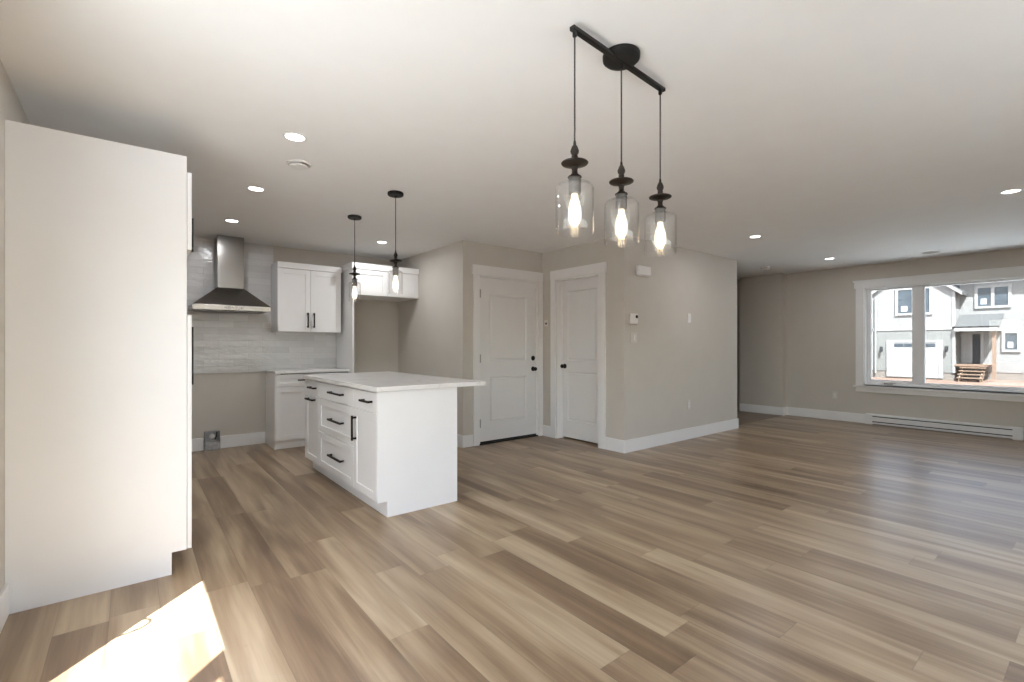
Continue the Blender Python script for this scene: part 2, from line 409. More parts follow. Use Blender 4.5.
# baseboards
BH, BT = 0.142, 0.015
def base_x(name, X, sgn, y0, y1):       # on a wall of constant x, sgn = side it stands out to
    a, b = sorted((X, X + sgn * BT)); struct(name, box(a, b, y0, y1, 0.0, BH), 'trim', bevel=0.003)
def base_y(name, Y, x0, x1):
    struct(name, box(x0, x1, Y - BT, Y, 0.0, BH), 'trim', bevel=0.003)
base_x('baseboard_left', XL, 1, PD[1] + 0.105, 3.076)
base_y('baseboard_kitchen', YK, 0.49, 0.645)
base_y('baseboard_range', YK, 0.81, 1.288)
base_y('baseboard_fridge', YK, 2.175, XK)
base_x('baseboard_fridge_side', XK, -1, YD, YK - BT)
base_y('baseboard_entry', YD, XK - BT, D1[0] - 0.09)
base_x('baseboard_closet', XC, -1, YC - BT, D2[0] - 0.105)
base_x('baseboard_corner', XC, -1, D2[1] + 0.09, YD - 0.025)
base_y('baseboard_thermostat', YC, XC, XE + BT)
base_x('baseboard_passage', XE, 1, YC, YC + T + 0.4)
base_x('baseboard_hall', XH, -1, YH - BT, 4.25)
base_y('baseboard_jog', YH, XH, XR - BT)
base_x('baseboard_window', XR, -1, 2.372, YH)
base_x('baseboard_window_end', XR, -1, YB, 0.698)

# flooring strip at the hall mouth
struct('trim_1', box(XE + 0.02, XH - 0.02, 3.515, 3.555, 0.0, 0.007), 'carpetfloor', bevel=0.003)
struct('floor_hall', box(XE, XH, 3.555, YK, 0.0, 0.004), 'carpetfloor')

# tile on the kitchen wall
struct('trim_2', box(XL, 1.378, YK - 0.010, YK, 0.880, H), 'tile')
struct('trim_3', box(1.378, 2.148, YK - 0.010, YK, 0.906, 1.39), 'tile')

# ------------------------------------------------------------------ doors
def casing(face, u0, u1, ztop, w=0.085, over=0.016, th=0.018, name='trim_4', headh=0.115, cl=None, cr=None, legs0=0.0):
    cl = cl if cl is not None else w; cr = cr if cr is not None else w
    bm = bmesh.new()
    face.b(bm, u0 - cl, u0, legs0, ztop, 0, th); face.b(bm, u1, u1 + cr, legs0, ztop, 0, th)
    face.b(bm, u0 - cl - (over if cl >= w - 1e-6 else 0), u1 + cr + (over if cr >= w - 1e-6 else 0), ztop, ztop + headh, 0, th + 0.006)
    return struct(name, bm, 'trim', bevel=0.002)
FD1 = Face('Y', -1, YD); FD2 = Face('X', -1, XC)
casing(FD1, D1[0], D1[1], D1[3], name='trim_4', cr=0.08)
casing(FD2, D2[0], D2[1], D2[3], name='trim_5', w=0.105, cr=0.087, over=0.01)
def jamb(name, face, D, depth, th=0.018):
    bm = bmesh.new()
    face.b(bm, D[0], D[0] + th, 0, D[3], -depth, 0.0); face.b(bm, D[1] - th, D[1], 0, D[3], -depth, 0.0)
    face.b(bm, D[0] + th, D[1] - th, D[3] - th, D[3], -depth, 0.0)
    return struct(name, bm, 'trim')
jamb('trim_6', FD1, D1, T); jamb('trim_7', FD2, D2, T)

d1 = struct_root('door_1', ((D1[0] + D1[1]) / 2, YD, 0))
FS1 = Face('Y', -1, YD + 0.055)
obj('door_slab', moulded_door(FS1, D1[0] + 0.021, D1[1] - 0.021, 0.035, D1[3] - 0.022,
    [(3.445, 4.035, 0.255, 0.815), (3.445, 4.035, 1.015, 1.83)], th=0.045, rec=0.014), 'door', d1, bevel=0.002)
obj('door_sweep', box(D1[0] + 0.021, D1[1] - 0.021, YD + 0.012, YD + 0.05, 0.004, 0.035), 'rubber', d1)
bm = box(D1[0], D1[1], YD - 0.012, YD + T, 0.0, 0.016); obj('threshold', bm, 'rubber', d1, bevel=0.003)
def knob_bm(face, u, z, n0, rose=0.031, ball=0.027, reach=0.062):
    bm = bmesh.new()
    lathe(bm, [(0, 0), (rose, 0), (rose, 0.006), (rose * .8, 0.010), (0.011, 0.012), (0.010, reach * .5), (ball * .7, reach * .58), (ball, reach * .78), (ball * .85, reach * .97), (0, reach)], 24)
    rot = Matrix.Rotation(R(90), 4, 'X') if face.ax == 'Y' else Matrix.Rotation(R(-90), 4, 'Y')
    bmesh.ops.transform(bm, matrix=rot, verts=bm.verts)
    bmesh.ops.translate(bm, verts=bm.verts, vec=face.pt(u, z, n0)); return bm
obj('door_knob', knob_bm(FS1, 4.146, 0.895, 0.045), 'black', d1, smooth=True)
bm = knob_bm(FS1, 4.146, 1.035, 0.045, rose=0.032, ball=0.020, reach=0.026); obj('deadbolt', bm, 'black', d1, smooth=True)
for z in (0.26, 1.045, 1.83):
    bm = bmesh.new(); tube(bm, [FD1.pt(D1[0] + 0.019, z - 0.05, 0.004), FD1.pt(D1[0] + 0.019, z + 0.05, 0.004)], 0.007)
    FD1.b(bm, D1[0] + 0.018, D1[0] + 0.034, z - 0.045, z + 0.045, -0.009, -0.004)
    obj('hinge', bm, 'hinge', d1)
d2 = struct_root('door_2', (XC, (D2[0] + D2[1]) / 2, 0))
FS2 = Face('X', -1, XC + 0.130)
obj('door_slab', moulded_door(FS2, D2[0] + 0.021, D2[1] - 0.021, 0.02, D2[3] - 0.022,
    [(3.885, 4.38, 0.24, 0.865), (3.885, 4.38, 1.01, 1.90)], th=0.035, rec=0.012), 'door', d2, bevel=0.002)
obj('door_knob', knob_bm(FS2, 4.425, 0.935, 0.035), 'black', d2, smooth=True)
bm = bmesh.new(); FD2.b(bm, D2[0] + 0.018, D2[0] + 0.030, 0, D2[3] - 0.018, -0.092, -0.080); FD2.b(bm, D2[1] - 0.030, D2[1] - 0.018, 0, D2[3] - 0.018, -0.092, -0.080)
FD2.b(bm, D2[0] + 0.030, D2[1] - 0.030, D2[3] - 0.030, D2[3] - 0.018, -0.092, -0.080)
obj('door_stop', bm, 'trim', d2)

# patio door in the left wall, beside the camera: its sun patch lies on the floor
FP = Face('X', 1, XL)
casing(FP, PD[0], PD[1], PD[3], name='trim_8', w=0.085)
d3 = struct_root('door_3', (XL, 1.4, 0))
bm = bmesh.new()
FP.b(bm, PD[0], PD[0] + 0.03, 0, PD[3], -T, 0); FP.b(bm, PD[1] - 0.03, PD[1], 0, PD[3], -T, 0)
FP.b(bm, PD[0] + 0.03, PD[1] - 0.03, PD[3] - 0.035, PD[3], -T, 0); FP.b(bm, PD[0] + 0.03, PD[1] - 0.03, 0, 0.03, -T, 0)
obj('door_frame', bm, 'vinyl', d3)
GT = 1.907
for (a, b, c, d, n) in ((PD[0] + 0.03, 0.560, 1.244, 1.31, -0.075), (1.33, 1.389, 2.120, PD[1] - 0.03, -0.045)):
    bm = bmesh.new()
    FP.b(bm, a, b, 0.03, PD[3] - 0.035, n - 0.014, n + 0.014); FP.b(bm, c, d, 0.03, PD[3] - 0.035, n - 0.014, n + 0.014)
    FP.b(bm, b, c, GT, PD[3] - 0.035, n - 0.014, n + 0.014); FP.b(bm, b, c, 0.03, 0.14, n - 0.014, n + 0.014)
    s = obj('door_sash', bm, 'vinyl', d3)
    bm = bmesh.new(); FP.b(bm, b, c, 0.14, GT, n - 0.003, n + 0.003); obj('pane', bm, 'pane', s)
bm = bmesh.new()
tube(bm, [FP.pt(2.125, 1.04, -0.03), FP.pt(2.118, 1.07, 0.0), FP.pt(2.112, 1.11, 0.018), FP.pt(2.110, 1.15, 0.022), FP.pt(2.112, 1.19, 0.018), FP.pt(2.118, 1.23, 0.0), FP.pt(2.125, 1.26, -0.03)], 0.008)
obj('door_handle', bm, 'black', d3, smooth=True)

# ------------------------------------------------------------------ windows
FW = Face('X', -1, XR)
bm = bmesh.new()
u0, u1, z0, z1 = WIN
FW.b(bm, u0 - 0.105, u0, z0 - 0.02, z1, 0, 0.018); FW.b(bm, u1, u1 + 0.105, z0 - 0.02, z1, 0, 0.018)
FW.b(bm, u0 - 0.125, u1 + 0.125, z1, z1 + 0.100, 0, 0.022); FW.b(bm, u0 - 0.14, u1 + 0.14, z1 + 0.100, z1 + 0.122, 0, 0.034)
FW.b(bm, u0 - 0.13, u1 + 0.13, z0 - 0.045, z0 - 0.02, -0.0, 0.045)
FW.b(bm, u0 - 0.105, u1 + 0.105, z0 - 0.115, z0 - 0.045, 0, 0.018)
struct('trim_9', bm, 'trim', bevel=0.002)
w1 = struct_root('window_1', (XR, (u0 + u1) / 2, z0))
bm = bmesh.new()
FW.b(bm, u0, u0 + 0.012, z0 - 0.02, z1, -0.17, 0); FW.b(bm, u1 - 0.012, u1, z0 - 0.02, z1, -0.17, 0)
FW.b(bm, u0, u1, z1 - 0.012, z1, -0.17, 0); FW.b(bm, u0, u1, z0 - 0.02, z0 + 0.004, -0.17, 0.0)
obj('window_liner', bm, 'trim', w1)
bm = bmesh.new()
n0, n1 = -0.15, -0.075
cu0, cu1 = u0 + 0.012, u1 - 0.012
mul = [(1.702, 1.800), (0.02, 0.118)]
FW.b(bm, cu0, cu0 + 0.026, z0, z1 - 0.012, n0, n1); FW.b(bm, cu1 - 0.026, cu1, z0, z1 - 0.012, n0, n1)
FW.b(bm, cu0 + 0.026, cu1 - 0.026, z1 - 0.026, z1 - 0.012, n0, n1); FW.b(bm, cu0 + 0.026, cu1 - 0.026, z0 + 0.004, z0 + 0.045, n0, n1)
for a, b in mul: FW.b(bm, a, b, z0 + 0.045, z1 - 0.026, n0, n1 + 0.004)
obj('window_frame', bm, 'vinyl', w1, bevel=0.002)
for a, b, st in ((mul[0][1], cu1 - 0.026, 0.030), (mul[1][1], mul[0][0], 0.014), (cu0 + 0.026, mul[1][0], 0.030)):
    bm = bmesh.new(); c, d = z0 + 0.045, z1 - 0.026
    FW.b(bm, a, a + st, c, d, n0 + 0.01, n1 - 0.012); FW.b(bm, b - st, b, c, d, n0 + 0.01, n1 - 0.012)
    FW.b(bm, a + st, b - st, c, c + st, n0 + 0.01, n1 - 0.012); FW.b(bm, a + st, b - st, d - 0.014, d, n0 + 0.01, n1 - 0.012)
    s = obj('window_sash', bm, 'vinyl', w1, bevel=0.002)
    bm = bmesh.new(); FW.b(bm, a + st, b - st, c + st, d - 0.014, -0.118, -0.112); obj('pane', bm, 'dimmed_pane', s)
bm = bmesh.new(); FW.b(bm, 2.05, 2.16, z0 + 0.012, z0 + 0.03, n1, n1 + 0.018); FW.b(bm, 2.02, 2.09, z0 + 0.028, z0 + 0.036, n1 + 0.004, n1 + 0.03)
obj('window_crank', bm, 'nickel', w1, bevel=0.002)

# unseen window added behind the camera to brighten the dining end
FB = Face('Y', 1, YB)
for name, nm, (a, b, c, d) in (('added_fill_window', 'trim_10', BW),):
    casing(FB, a, b, d, name=nm, legs0=c - 0.1)
    w2 = struct_root(name, ((a + b) / 2, YB, c)); m = (a + b) / 2
    bm = bmesh.new()
    FB.b(bm, a, a + 0.05, c, d, -T, -0.01); FB.b(bm, b - 0.05, b, c, d, -T, -0.01)
    FB.b(bm, a + 0.05, b - 0.05, c, c + 0.05, -T, -0.01); FB.b(bm, a + 0.05, b - 0.05, d - 0.05, d, -T, -0.01)
    FB.b(bm, m - 0.04, m + 0.04, c + 0.05, d - 0.05, -T, -0.01)
    obj('window_frame', bm, 'vinyl', w2)
    for p, q in ((a + 0.05, m - 0.04), (m + 0.04, b - 0.05)):
        bm = bmesh.new(); FB.b(bm, p, q, c + 0.05, d - 0.05, -0.07, -0.064); obj('pane', bm, 'pane', w2)

# ------------------------------------------------------------------ pantry cabinet
PY0, PY1 = 3.077, 3.65
t = thing('pantry_cabinet', 'tall white pantry cabinet at the left edge with an open niche between its two doors', 'cabinet', (XL + 0.33, (PY0 + PY1) / 2, 0))
bm = bmesh.new()
px0, px1 = XL + 0.001, 0.231
prism(bm, [(px0, 0.0), (0.165, 0.0), (0.165, 0.116), (px1, 0.116), (px1, 2.212), (px0, 2.212)], 1, PY0, PY0 + 0.018)
prism(bm, [(px0, 0.0), (0.165, 0.0), (0.165, 0.116), (px1, 0.116), (px1, 2.212), (px0, 2.212)], 1, PY1 - 0.018, PY1)
bx(bm, px0, px0 + 0.012, PY0 + 0.018, PY1 - 0.018, 0.1, 2.19)
for z in (0.116, 1.352, 1.715, 2.13): bx(bm, px0 + 0.012, px1, PY0 + 0.018, PY1 - 0.018, z, z + (0.018 if z < 2 else 0.082))
obj('carcass', bm, 'cabinet', t)
obj('toe_kick', box(0.147, 0.165, PY0 + 0.018, PY1 - 0.018, 0.0, 0.116), 'cabinet', t)
FPn = Face('X', 1, px1 + 0.002)
for z0_, z1_, pz in ((0.118, 1.367, (0.965, 1.313)), (1.716, 2.129, (1.80, 1.996))):
    dr = obj('door', FPn.shaker(PY0 + 0.002, PY1 - 0.002, z0_, z1_), 'cabinet', t, bevel=0.0015)
    obj('handle', FPn.pull(PY1 - 0.045, pz[0], PY1 - 0.045, pz[1], stand=0.046), 'black', dr)

# ------------------------------------------------------------------ base cabinet, counter, upper cabinets
bcx0, bcx1, bcy = 1.290, 2.146, 6.000
t = thing('base_cabinet', 'white base cabinet with one drawer under the kitchen wall tiles', 'cabinet', ((bcx0 + bcx1) / 2, 6.24, 0))
bm = bmesh.new()
prism(bm, [(YK - 0.012, 0.0), (bcy + 0.002, 0.0), (bcy + 0.002, 0.875), (YK - 0.012, 0.875)], 0, bcx0, bcx0 + 0.018)
bx(bm, bcx1 - 0.018, bcx1, bcy + 0.002, YK - 0.012, 0, 0.875); bx(bm, bcx0 + 0.018, bcx1 - 0.018, bcy + 0.002, YK - 0.012, 0.1, 0.118)
bx(bm, bcx0 + 0.018, bcx1 - 0.018, bcy + 0.002, bcy + 0.02, 0.118, 0.875); bx(bm, bcx0 + 0.018, bcx1 - 0.018, YK - 0.03, YK - 0.012, 0.118, 0.875)
obj('carcass', bm, 'cabinet', t)
obj('painted_shadow', box(bcx0 + 0.06, bcx1 - 0.01, bcy - 0.012, bcy + 0.001, 0.866, 0.8755), 'dark', t)  # dark strip painted in for the counter's overhang shadow, not a real gap
obj('toe_kick', box(bcx0 + 0.018, bcx1 - 0.018, bcy + 0.012, bcy + 0.03, 0.0, 0.1), 'cabinet', t)
FB1 = Face('Y', -1, bcy)
dr = obj('drawer', FB1.shaker(bcx0 + 0.008, 1.716, 0.725, 0.862, st=0.042), 'cabinet', t, bevel=0.0015)
obj('handle', FB1.pull(1.535, 0.795, 1.665, 0.795), 'black', dr)
dr = obj('drawer', FB1.shaker(1.720, bcx1 - 0.008, 0.725, 0.862, st=0.042), 'cabinet', t, bevel=0.0015)
obj('handle', FB1.pull(1.87, 0.795, 2.0, 0.795), 'black', dr)
for a, b, hx in ((bcx0 + 0.008, 1.716, 1.685), (1.720, bcx1 - 0.008, 1.751)):
    dr = obj('door', FB1.shaker(a, b, 0.1, 0.715), 'cabinet', t, bevel=0.0015)
    obj('handle', FB1.pull(hx, 0.52, hx, 0.67), 'black', dr)
o = obj('countertop', box(bcx0 - 0.005, bcx1, bcy - 0.035, YK - 0.011, 0.876, 0.905), 'quartz', bevel=0.003)
tag(o, 'short white quartz countertop on the base cabinet against the tiled wall', 'countertop')

uy = 6.172
t = thing('upper_cabinet', 'white two-door wall cabinet hung on the tiles right of the range hood', 'cabinet', (1.72, uy + 0.16, 1.368))
bm = bmesh.new(); bx(bm, 1.352, 2.100, uy, YK - 0.012, 1.368, 2.140); obj('carcass', bm, 'cabinet', t)
bm = bmesh.new(); bx(bm, 1.350, 2.104, uy - 0.030, YK - 0.001, 2.128, 2.200); obj('crown_trim', bm, 'cabinet', t, bevel=0.004)
FU = Face('Y', -1, uy - 0.001)
for a, b, hx in ((1.354, 1.7245, 1.69), (1.7275, 2.098, 1.762)):
    dr = obj('door', FU.shaker(a, b, 1.370, 2.124), 'cabinet', t, bevel=0.0015)
    obj('handle', FU.pull(hx, 1.425, hx, 1.595), 'black', dr)
fpx = 2.150
o = obj('fridge_side_panel', box(fpx, fpx + 0.02, 5.885, YK - 0.012, 0.0, 2.16), 'cabinet', bevel=0.0015)
tag(o, 'tall narrow white panel beside the empty fridge recess', 'cabinet panel')
t = thing('over_fridge_cabinet', 'wide low white cabinet over the empty fridge recess', 'cabinet', (2.61, 6.2, 1.84))
oy = 5.885
obj('carcass', box(fpx + 0.021, XK - 0.002, oy, YK - 0.012, 1.838, 2.165), 'cabinet', t)
bm = bmesh.new(); bx(bm, fpx - 0.022, XK - 0.002, oy - 0.034, YK - 0.012, 2.1605, 2.236); obj('crown_trim', bm, 'cabinet', t, bevel=0.004)
FO = Face('Y', -1, oy - 0.001)
mid = (fpx + XK) / 2
for a, b, hx in ((fpx + 0.023, mid - 0.0015, mid - 0.04), (mid + 0.0015, XK - 0.004, mid + 0.04)):
    dr = obj('door', FO.shaker(a, b, 1.840, 2.158), 'cabinet', t, bevel=0.0015)

# ------------------------------------------------------------------ range hood
t = thing('range_hood', 'stainless steel chimney range hood on the grey tiled wall', 'range hood', (0.878, 6.3, 1.58))
hx0, hx1, hy0, hy1 = 0.498, 1.246, 5.995, YK - 0.012
cx0, cx1, cy0 = 0.750, 1.012, 6.215
bm = bmesh.new()
bot = [(hx0, hy0, 1.642), (hx1, hy0, 1.642), (hx1, hy1, 1.642), (hx0, hy1, 1.642)]
top = [(cx0 - 0.004, cy0 - 0.004, 1.850), (cx1 + 0.004, cy0 - 0.004, 1.850), (cx1 + 0.004, hy1, 1.850), (cx0 - 0.004, hy1, 1.850)]
A = [bm.verts.new(p) for p in bot]; B = [bm.verts.new(p) for p in top]
for k in range(4): bm.faces.new((A[k], A[(k + 1) % 4], B[(k + 1) % 4], B[k]))
bm.faces.new(list(reversed(A))); bm.faces.new(B)
obj('canopy', bm, 'steel', t)
band = obj('control_band', box(hx0, hx1, hy0, hy1, 1.588, 1.642), 'steel', t, bevel=0.002)
obj('chimney', box(cx0, cx1, cy0, hy1, 1.850, H - 0.001), 'steel', t, bevel=0.002)
for x in (0.80, 0.84, 0.88, 0.92, 0.96):
    bm = bmesh.new(); lathe(bm, [(0, 0), (0.009, 0), (0.009, 0.004), (0, 0.004)], 16)
    bmesh.ops.transform(bm, matrix=Matrix.Rotation(R(90), 4, 'X'), verts=bm.verts); bmesh.ops.translate(bm, verts=bm.verts, vec=(x, hy0, 1.615))
    obj('button', bm, 'nickel', band)
for a, b in ((hx0 + 0.03, 0.868), (0.876, hx1 - 0.03)):
    bm = bmesh.new(); bx(bm, a, b, hy0 + 0.05, hy1 - 0.05, 1.583, 1.588)
    obj('grease_filter', bm, 'galv', t)

# range outlet box at the baseboard
t = thing('range_outlet_box', 'grey metal range outlet box on the floor against the kitchen baseboard', 'outlet', (0.728, 6.46, 0))
bm = bmesh.new()
x0, x1, ya, yb = 0.652, 0.802, 6.43, 6.498
bx(bm, x0, x1, yb - 0.004, yb, 0.002, 0.215); bx(bm, x0, x0 + 0.006, ya, yb - 0.004, 0.002, 0.215); bx(bm, x1 - 0.006, x1, ya, yb - 0.004, 0.002, 0.215)
bx(bm, x0 + 0.006, x1 - 0.006, ya, yb - 0.004, 0.209, 0.215); bx(bm, x0 + 0.006, x1 - 0.006, ya, yb - 0.004, 0.002, 0.10)
obj('box_body', bm, 'galv', t)
bm = bmesh.new(); lathe(bm, [(0, 0), (0.028, 0), (0.028, 0.02), (0.02, 0.026), (0, 0.026)], 24)
bmesh.ops.transform(bm, matrix=Matrix.Rotation(R(90), 4, 'X'), verts=bm.verts); bmesh.ops.translate(bm, verts=bm.verts, vec=(0.727, yb - 0.004, 0.155))
obj('receptacle', bm, 'plastic', t, smooth=True)
bm = bmesh.new(); tube(bm, [(0.775, yb - 0.02, 0.205), (0.772, yb - 0.03, 0.15), (0.755, yb - 0.03, 0.115)], 0.006); obj('wire', bm, 'rubber', t)

# ------------------------------------------------------------------ kitchen island
ix0, ix1, iy0, iy1 = 1.349, 1.972, 3.158, 4.918
t = thing('kitchen_island', 'white kitchen island with black pulls standing on the plank floor', 'kitchen island', ((ix0 + ix1) / 2, (iy0 + iy1) / 2, 0))
for a, b in ((iy0, iy0 + 0.018), (iy1 - 0.018, iy1)):
    bm = bmesh.new(); prism(bm, [(1.400, 0.0), (ix1, 0.0), (ix1, 0.882), (1.328, 0.882), (1.328, 0.112), (1.400, 0.112)], 1, a, b)
    obj('end_panel', bm, 'cabinet', t, bevel=0.001)
bm = bmesh.new(); bx(bm, ix0, ix1 - 0.018, iy0 + 0.018, iy1 - 0.018, 0.112, 0.882)
obj('carcass', bm, 'cabinet', t)
obj('back_panel', box(ix1 - 0.018, ix1, iy0 + 0.018, iy1 - 0.018, 0.0, 0.882), 'cabinet', t)
obj('toe_kick', box(1.400, 1.418, iy0 + 0.018, iy1 - 0.018, 0.0, 0.112), 'cabinet', t)
FI = Face('X', -1, ix0 - 0.001)
g = 0.0018
cols = [(iy0 + 0.019, 3.612), (3.612, 4.479), (4.479, iy1 - 0.019)]
def add(kind, c, z0_, z1_, shk, pull):
    bmx = FI.shaker(cols[c][0] + g, cols[c][1] - g, z0_, z1_, st=0.058) if shk else FI.plain(cols[c][0] + g, cols[c][1] - g, z0_, z1_)
    d_ = obj(kind, bmx, 'cabinet', t, bevel=0.0015)
    obj('handle', FI.pull(*pull), 'black', d_)
add('drawer', 0, 0.732, 0.870, False, (3.245, 0.806, 3.405, 0.806)); add('door', 0, 0.115, 0.728, True, (3.560, 0.495, 3.560, 0.668))
add('drawer', 1, 0.732, 0.870, False, (3.825, 0.808, 4.125, 0.808)); add('drawer', 1, 0.432, 0.728, True, (3.825, 0.580, 4.125, 0.580)); add('drawer', 1, 0.115, 0.428, True, (3.825, 0.278, 4.125, 0.278))
add('drawer', 2, 0.732, 0.870, False, (4.545, 0.810, 4.715, 0.810)); add('door', 2, 0.115, 0.728, True, (4.580, 0.698, 4.790, 0.698))
o = obj('island_countertop', box(1.310, 2.222, 3.129, 4.945, 0.8835, 0.917), 'quartz', bevel=0.003)
tag(o, 'large white quartz countertop overhanging the kitchen island', 'countertop')

# ------------------------------------------------------------------ pendants
def copy_tree(o, parent=None):
    c = o.copy(); C.objects.link(c)
    if parent is not None: c.parent = parent
    for ch in [k for k in bpy.data.objects if k.parent == o]: copy_tree(ch, c)
    return c
def drop_parts(parent, x, y, top, low, rad, k=1.0):
    """cord, turned body, socket, bulb and glass shade of one drop; low = bottom edge of the shade"""
    L = 'local'
    bm = bmesh.new(); tube(bm, [(x, y, top), (x, y, low + 0.335)], 0.0032, 8); obj('cord', bm, 'cord', parent, local=True, smooth=True)
    z = low
    bm = bmesh.new()
    prof = [(0, .350), (.0045, .350), (.006, .335), (.010, .330), (.013, .322), (.0165, .312), (.0145, .302), (.010, .297), (.0125, .292), (.0115, .286), (.013, .281), (.022, .2765), (.040, .2720), (.0495, .2690), (.0518, .2658), (.0495, .2622), (.040, .2590), (.024, .2550), (.0145, .251), (.0115, .243), (.0105, .234), (.012, .226), (.019, .219), (.0255, .215), (.027, .211), (0, .211)]
    lathe(bm, [(r, z + h) for r, h in prof], 32, x, y); obj('turned_body', bm, 'bronze', parent, local=True, smooth=True)
    bm = bmesh.new()
    lathe(bm, [(0, z + .211), (.021, z + .211), (.0235, z + .207), (.0235, z + .152), (.021, z + .148), (0, z + .148)], 28, x, y); obj('socket', bm, 'socketmetal', parent, local=True, smooth=True)
    bm = bmesh.new()
    lathe(bm, [(0, z + .149), (.0125, z + .148), (.0130, z + .135), (.018, z + .118), (.0235, z + .095), (.0255, z + .072), (.0235, z + .05), (.017, z + .033), (.008, z + .025), (0, z + .023)], 24, x, y)
    bl = obj('bulb', bm, 'bulbglass', parent, local=True, smooth=True)
    bm = bmesh.new()
    for q in range(6):
        a0, a1 = q * math.pi / 3, (q + .5) * math.pi / 3
        tube(bm, [(x + .005 * math.cos(a0), y + .005 * math.sin(a0), z + .125), (x + .013 * math.cos(a1), y + .013 * math.sin(a1), z + .045)], 0.0022, 6)
    obj('filament', bm, 'filament', bl, local=True)
    bm = bmesh.new()
    th = 0.0028; r = rad
    outer = [(.0242, z + .188), (r - .018, z + .186), (r - .008, z + .182), (r - .002, z + .174), (r, z + .164), (r, z + .004), (r - .001, z)]
    inner = [(r - th, z), (r - th - .0003, z + .164), (r - th - .003, z + .1725), (r - .011, z + .1785), (r - .020, z + .182), (.0242, z + .184)]
    lathe(bm, outer + inner, 48, x, y, close=True); obj('glass_shade', bm, 'shade', parent, local=True, smooth=True)

def bulb_mat():
    t = NT('glowing_bulb_glass'); tr = t.n('BsdfTransparent'); e = t.n('Emission'); mx = t.n('MixShader')
    e.inputs[0].default_value = (1.0, 0.86, 0.66, 1); e.inputs[1].default_value = 4.0; mx.inputs[0].default_value = 0.28
    t.l(tr.outputs[0], mx.inputs[1]); t.l(e.outputs[0], mx.inputs[2]); t.l(mx.outputs[0], t.o.inputs[0]); return t.m
M['bulbglass'] = bulb_mat()
p1 = thing('pendant_light', 'clear glass pendant on a black cord over the near half of the island', 'pendant light', (1.672, 3.613, H), 'pendants over the island')
bm = bmesh.new(); lathe(bm, [(0, 0), (.060, 0), (.0635, -.004), (.0635, -.020), (.058, -.026), (.012, -.028), (.010, -.036), (0, -.036)], 36)
obj('canopy', bm, 'black', p1, local=True, smooth=True)
drop_parts(p1, 0, 0, -.03, 1.622 - H, .056)
p2 = copy_tree(p1); p2.location = (1.670, 4.515, H); p2['label'] = 'clear glass pendant on a black cord over the far half of the island'
df = thing('dining_light_fixture', 'black linear ceiling fixture with three clear glass drops in the foreground', 'pendant light', (1.628, 1.300, H))
bm = bmesh.new()
lathe(bm, [(0, 0), (.076, 0), (.078, -.004), (.077, -.022), (.068, -.031), (.050, -.035), (0, -.036)], 40)
obj('canopy', bm, 'black', df, local=True, smooth=True)
bm = box(-.322, .343, -.012, .012, -.038, -.0215); obj('bar', bm, 'black', df, local=True, bevel=0.003)
df.rotation_euler = (0, 0, R(4))
for x in (-.305, .001, .314):
    bm = bmesh.new(); lathe(bm, [(0, -.037), (.0085, -.037), (.0085, -.056), (.005, -.060), (0, -.060)], 16, x, 0); obj('cord_grip', bm, 'black', df, local=True, smooth=True)
    drop_parts(df, x, 0, -.058, 1.634 - H, .073)

# ------------------------------------------------------------------ ceiling fittings
LR = 0.052
proto = thing('recessed_light', 'recessed ceiling light nearest the tall pantry cabinet', 'ceiling light', (0.757, 3.013, H), 'recessed ceiling lights')
bm = bmesh.new(); lathe(bm, [(LR, -.0005), (LR + .015, -.0005), (LR + .015, -.003), (LR + .011, -.0055), (LR + .002, -.006), (LR, -.003)], 40, close=True)
obj('trim_ring', bm, 'plastic', proto, local=True, smooth=True)
bm = bmesh.new(); lathe(bm, [(0, -.0008), (LR, -.0008), (LR, -.0035), (0, -.0040)], 40); obj('diffuser', bm, 'downlight', proto, local=True, smooth=True)
ad = bpy.data.lights.new('downlight_lamp', 'AREA'); ad.shape = 'DISK'; ad.size = 0.09; ad.energy = DOWNLIGHT_W; ad.color = (0.96, 0.975, 1.0)
al = bpy.data.objects.new('downlight_lamp', ad); C.objects.link(al); al.parent = proto; al.location = (0, 0, -.008)
for (x, y, lb) in ((0.767, 4.203, 'recessed ceiling light second from the tall pantry cabinet'),
                   (0.778, 5.430, 'recessed ceiling light in front of the range hood'),
                   (2.344, 5.441, 'recessed ceiling light in front of the fridge recess, seen between the island pendants'),
                   (5.535, 2.525, 'recessed ceiling light nearest the thermostat wall'),
                   (7.770, 2.510, 'recessed ceiling light nearest the top left corner of the window'),
                   (5.510, 0.506, 'recessed ceiling light at the right edge, largest on the living room ceiling')):
    c = copy_tree(proto); c.location = (x, y, H); c['label'] = lb
def diffuser(name, label, cat, x, y, r, group=None):
    t = thing(name, label, cat, (x, y, H), group)
    bm = bmesh.new(); lathe(bm, [(0, -.0005), (r, -.0005), (r, -.004), (r * .93, -.011), (r * .86, -.012), (r * .84, -.006), (0, -.006)], 40); obj('rim', bm, 'plastic', t, local=True, smooth=True)
    bm = bmesh.new(); lathe(bm, [(0, -.007), (.014, -.007), (.014, -.018), (r * .74, -.018), (r * .70, -.024), (r * .35, -.029), (0, -.030)], 40); obj('centre_disc', bm, 'plastic', t, local=True, smooth=True)
    return t
diffuser('ceiling_vent', 'round white ceiling vent between the first two kitchen ceiling lights', 'vent', 0.891, 3.443, 0.080, 'round ceiling vents')
diffuser('ceiling_vent', 'round white ceiling vent above the living room window', 'vent', 8.328, 1.505, 0.095, 'round ceiling vents')
t = thing('smoke_detector', 'white smoke detector on the ceiling at the hall opening', 'smoke detector', (7.80, 3.40, H))
bm = bmesh.new(); lathe(bm, [(0, -.0005), (.068, -.0005), (.068, -.014), (.064, -.016), (0, -.016)], 36); obj('mounting_base', bm, 'plastic', t, local=True, smooth=True)
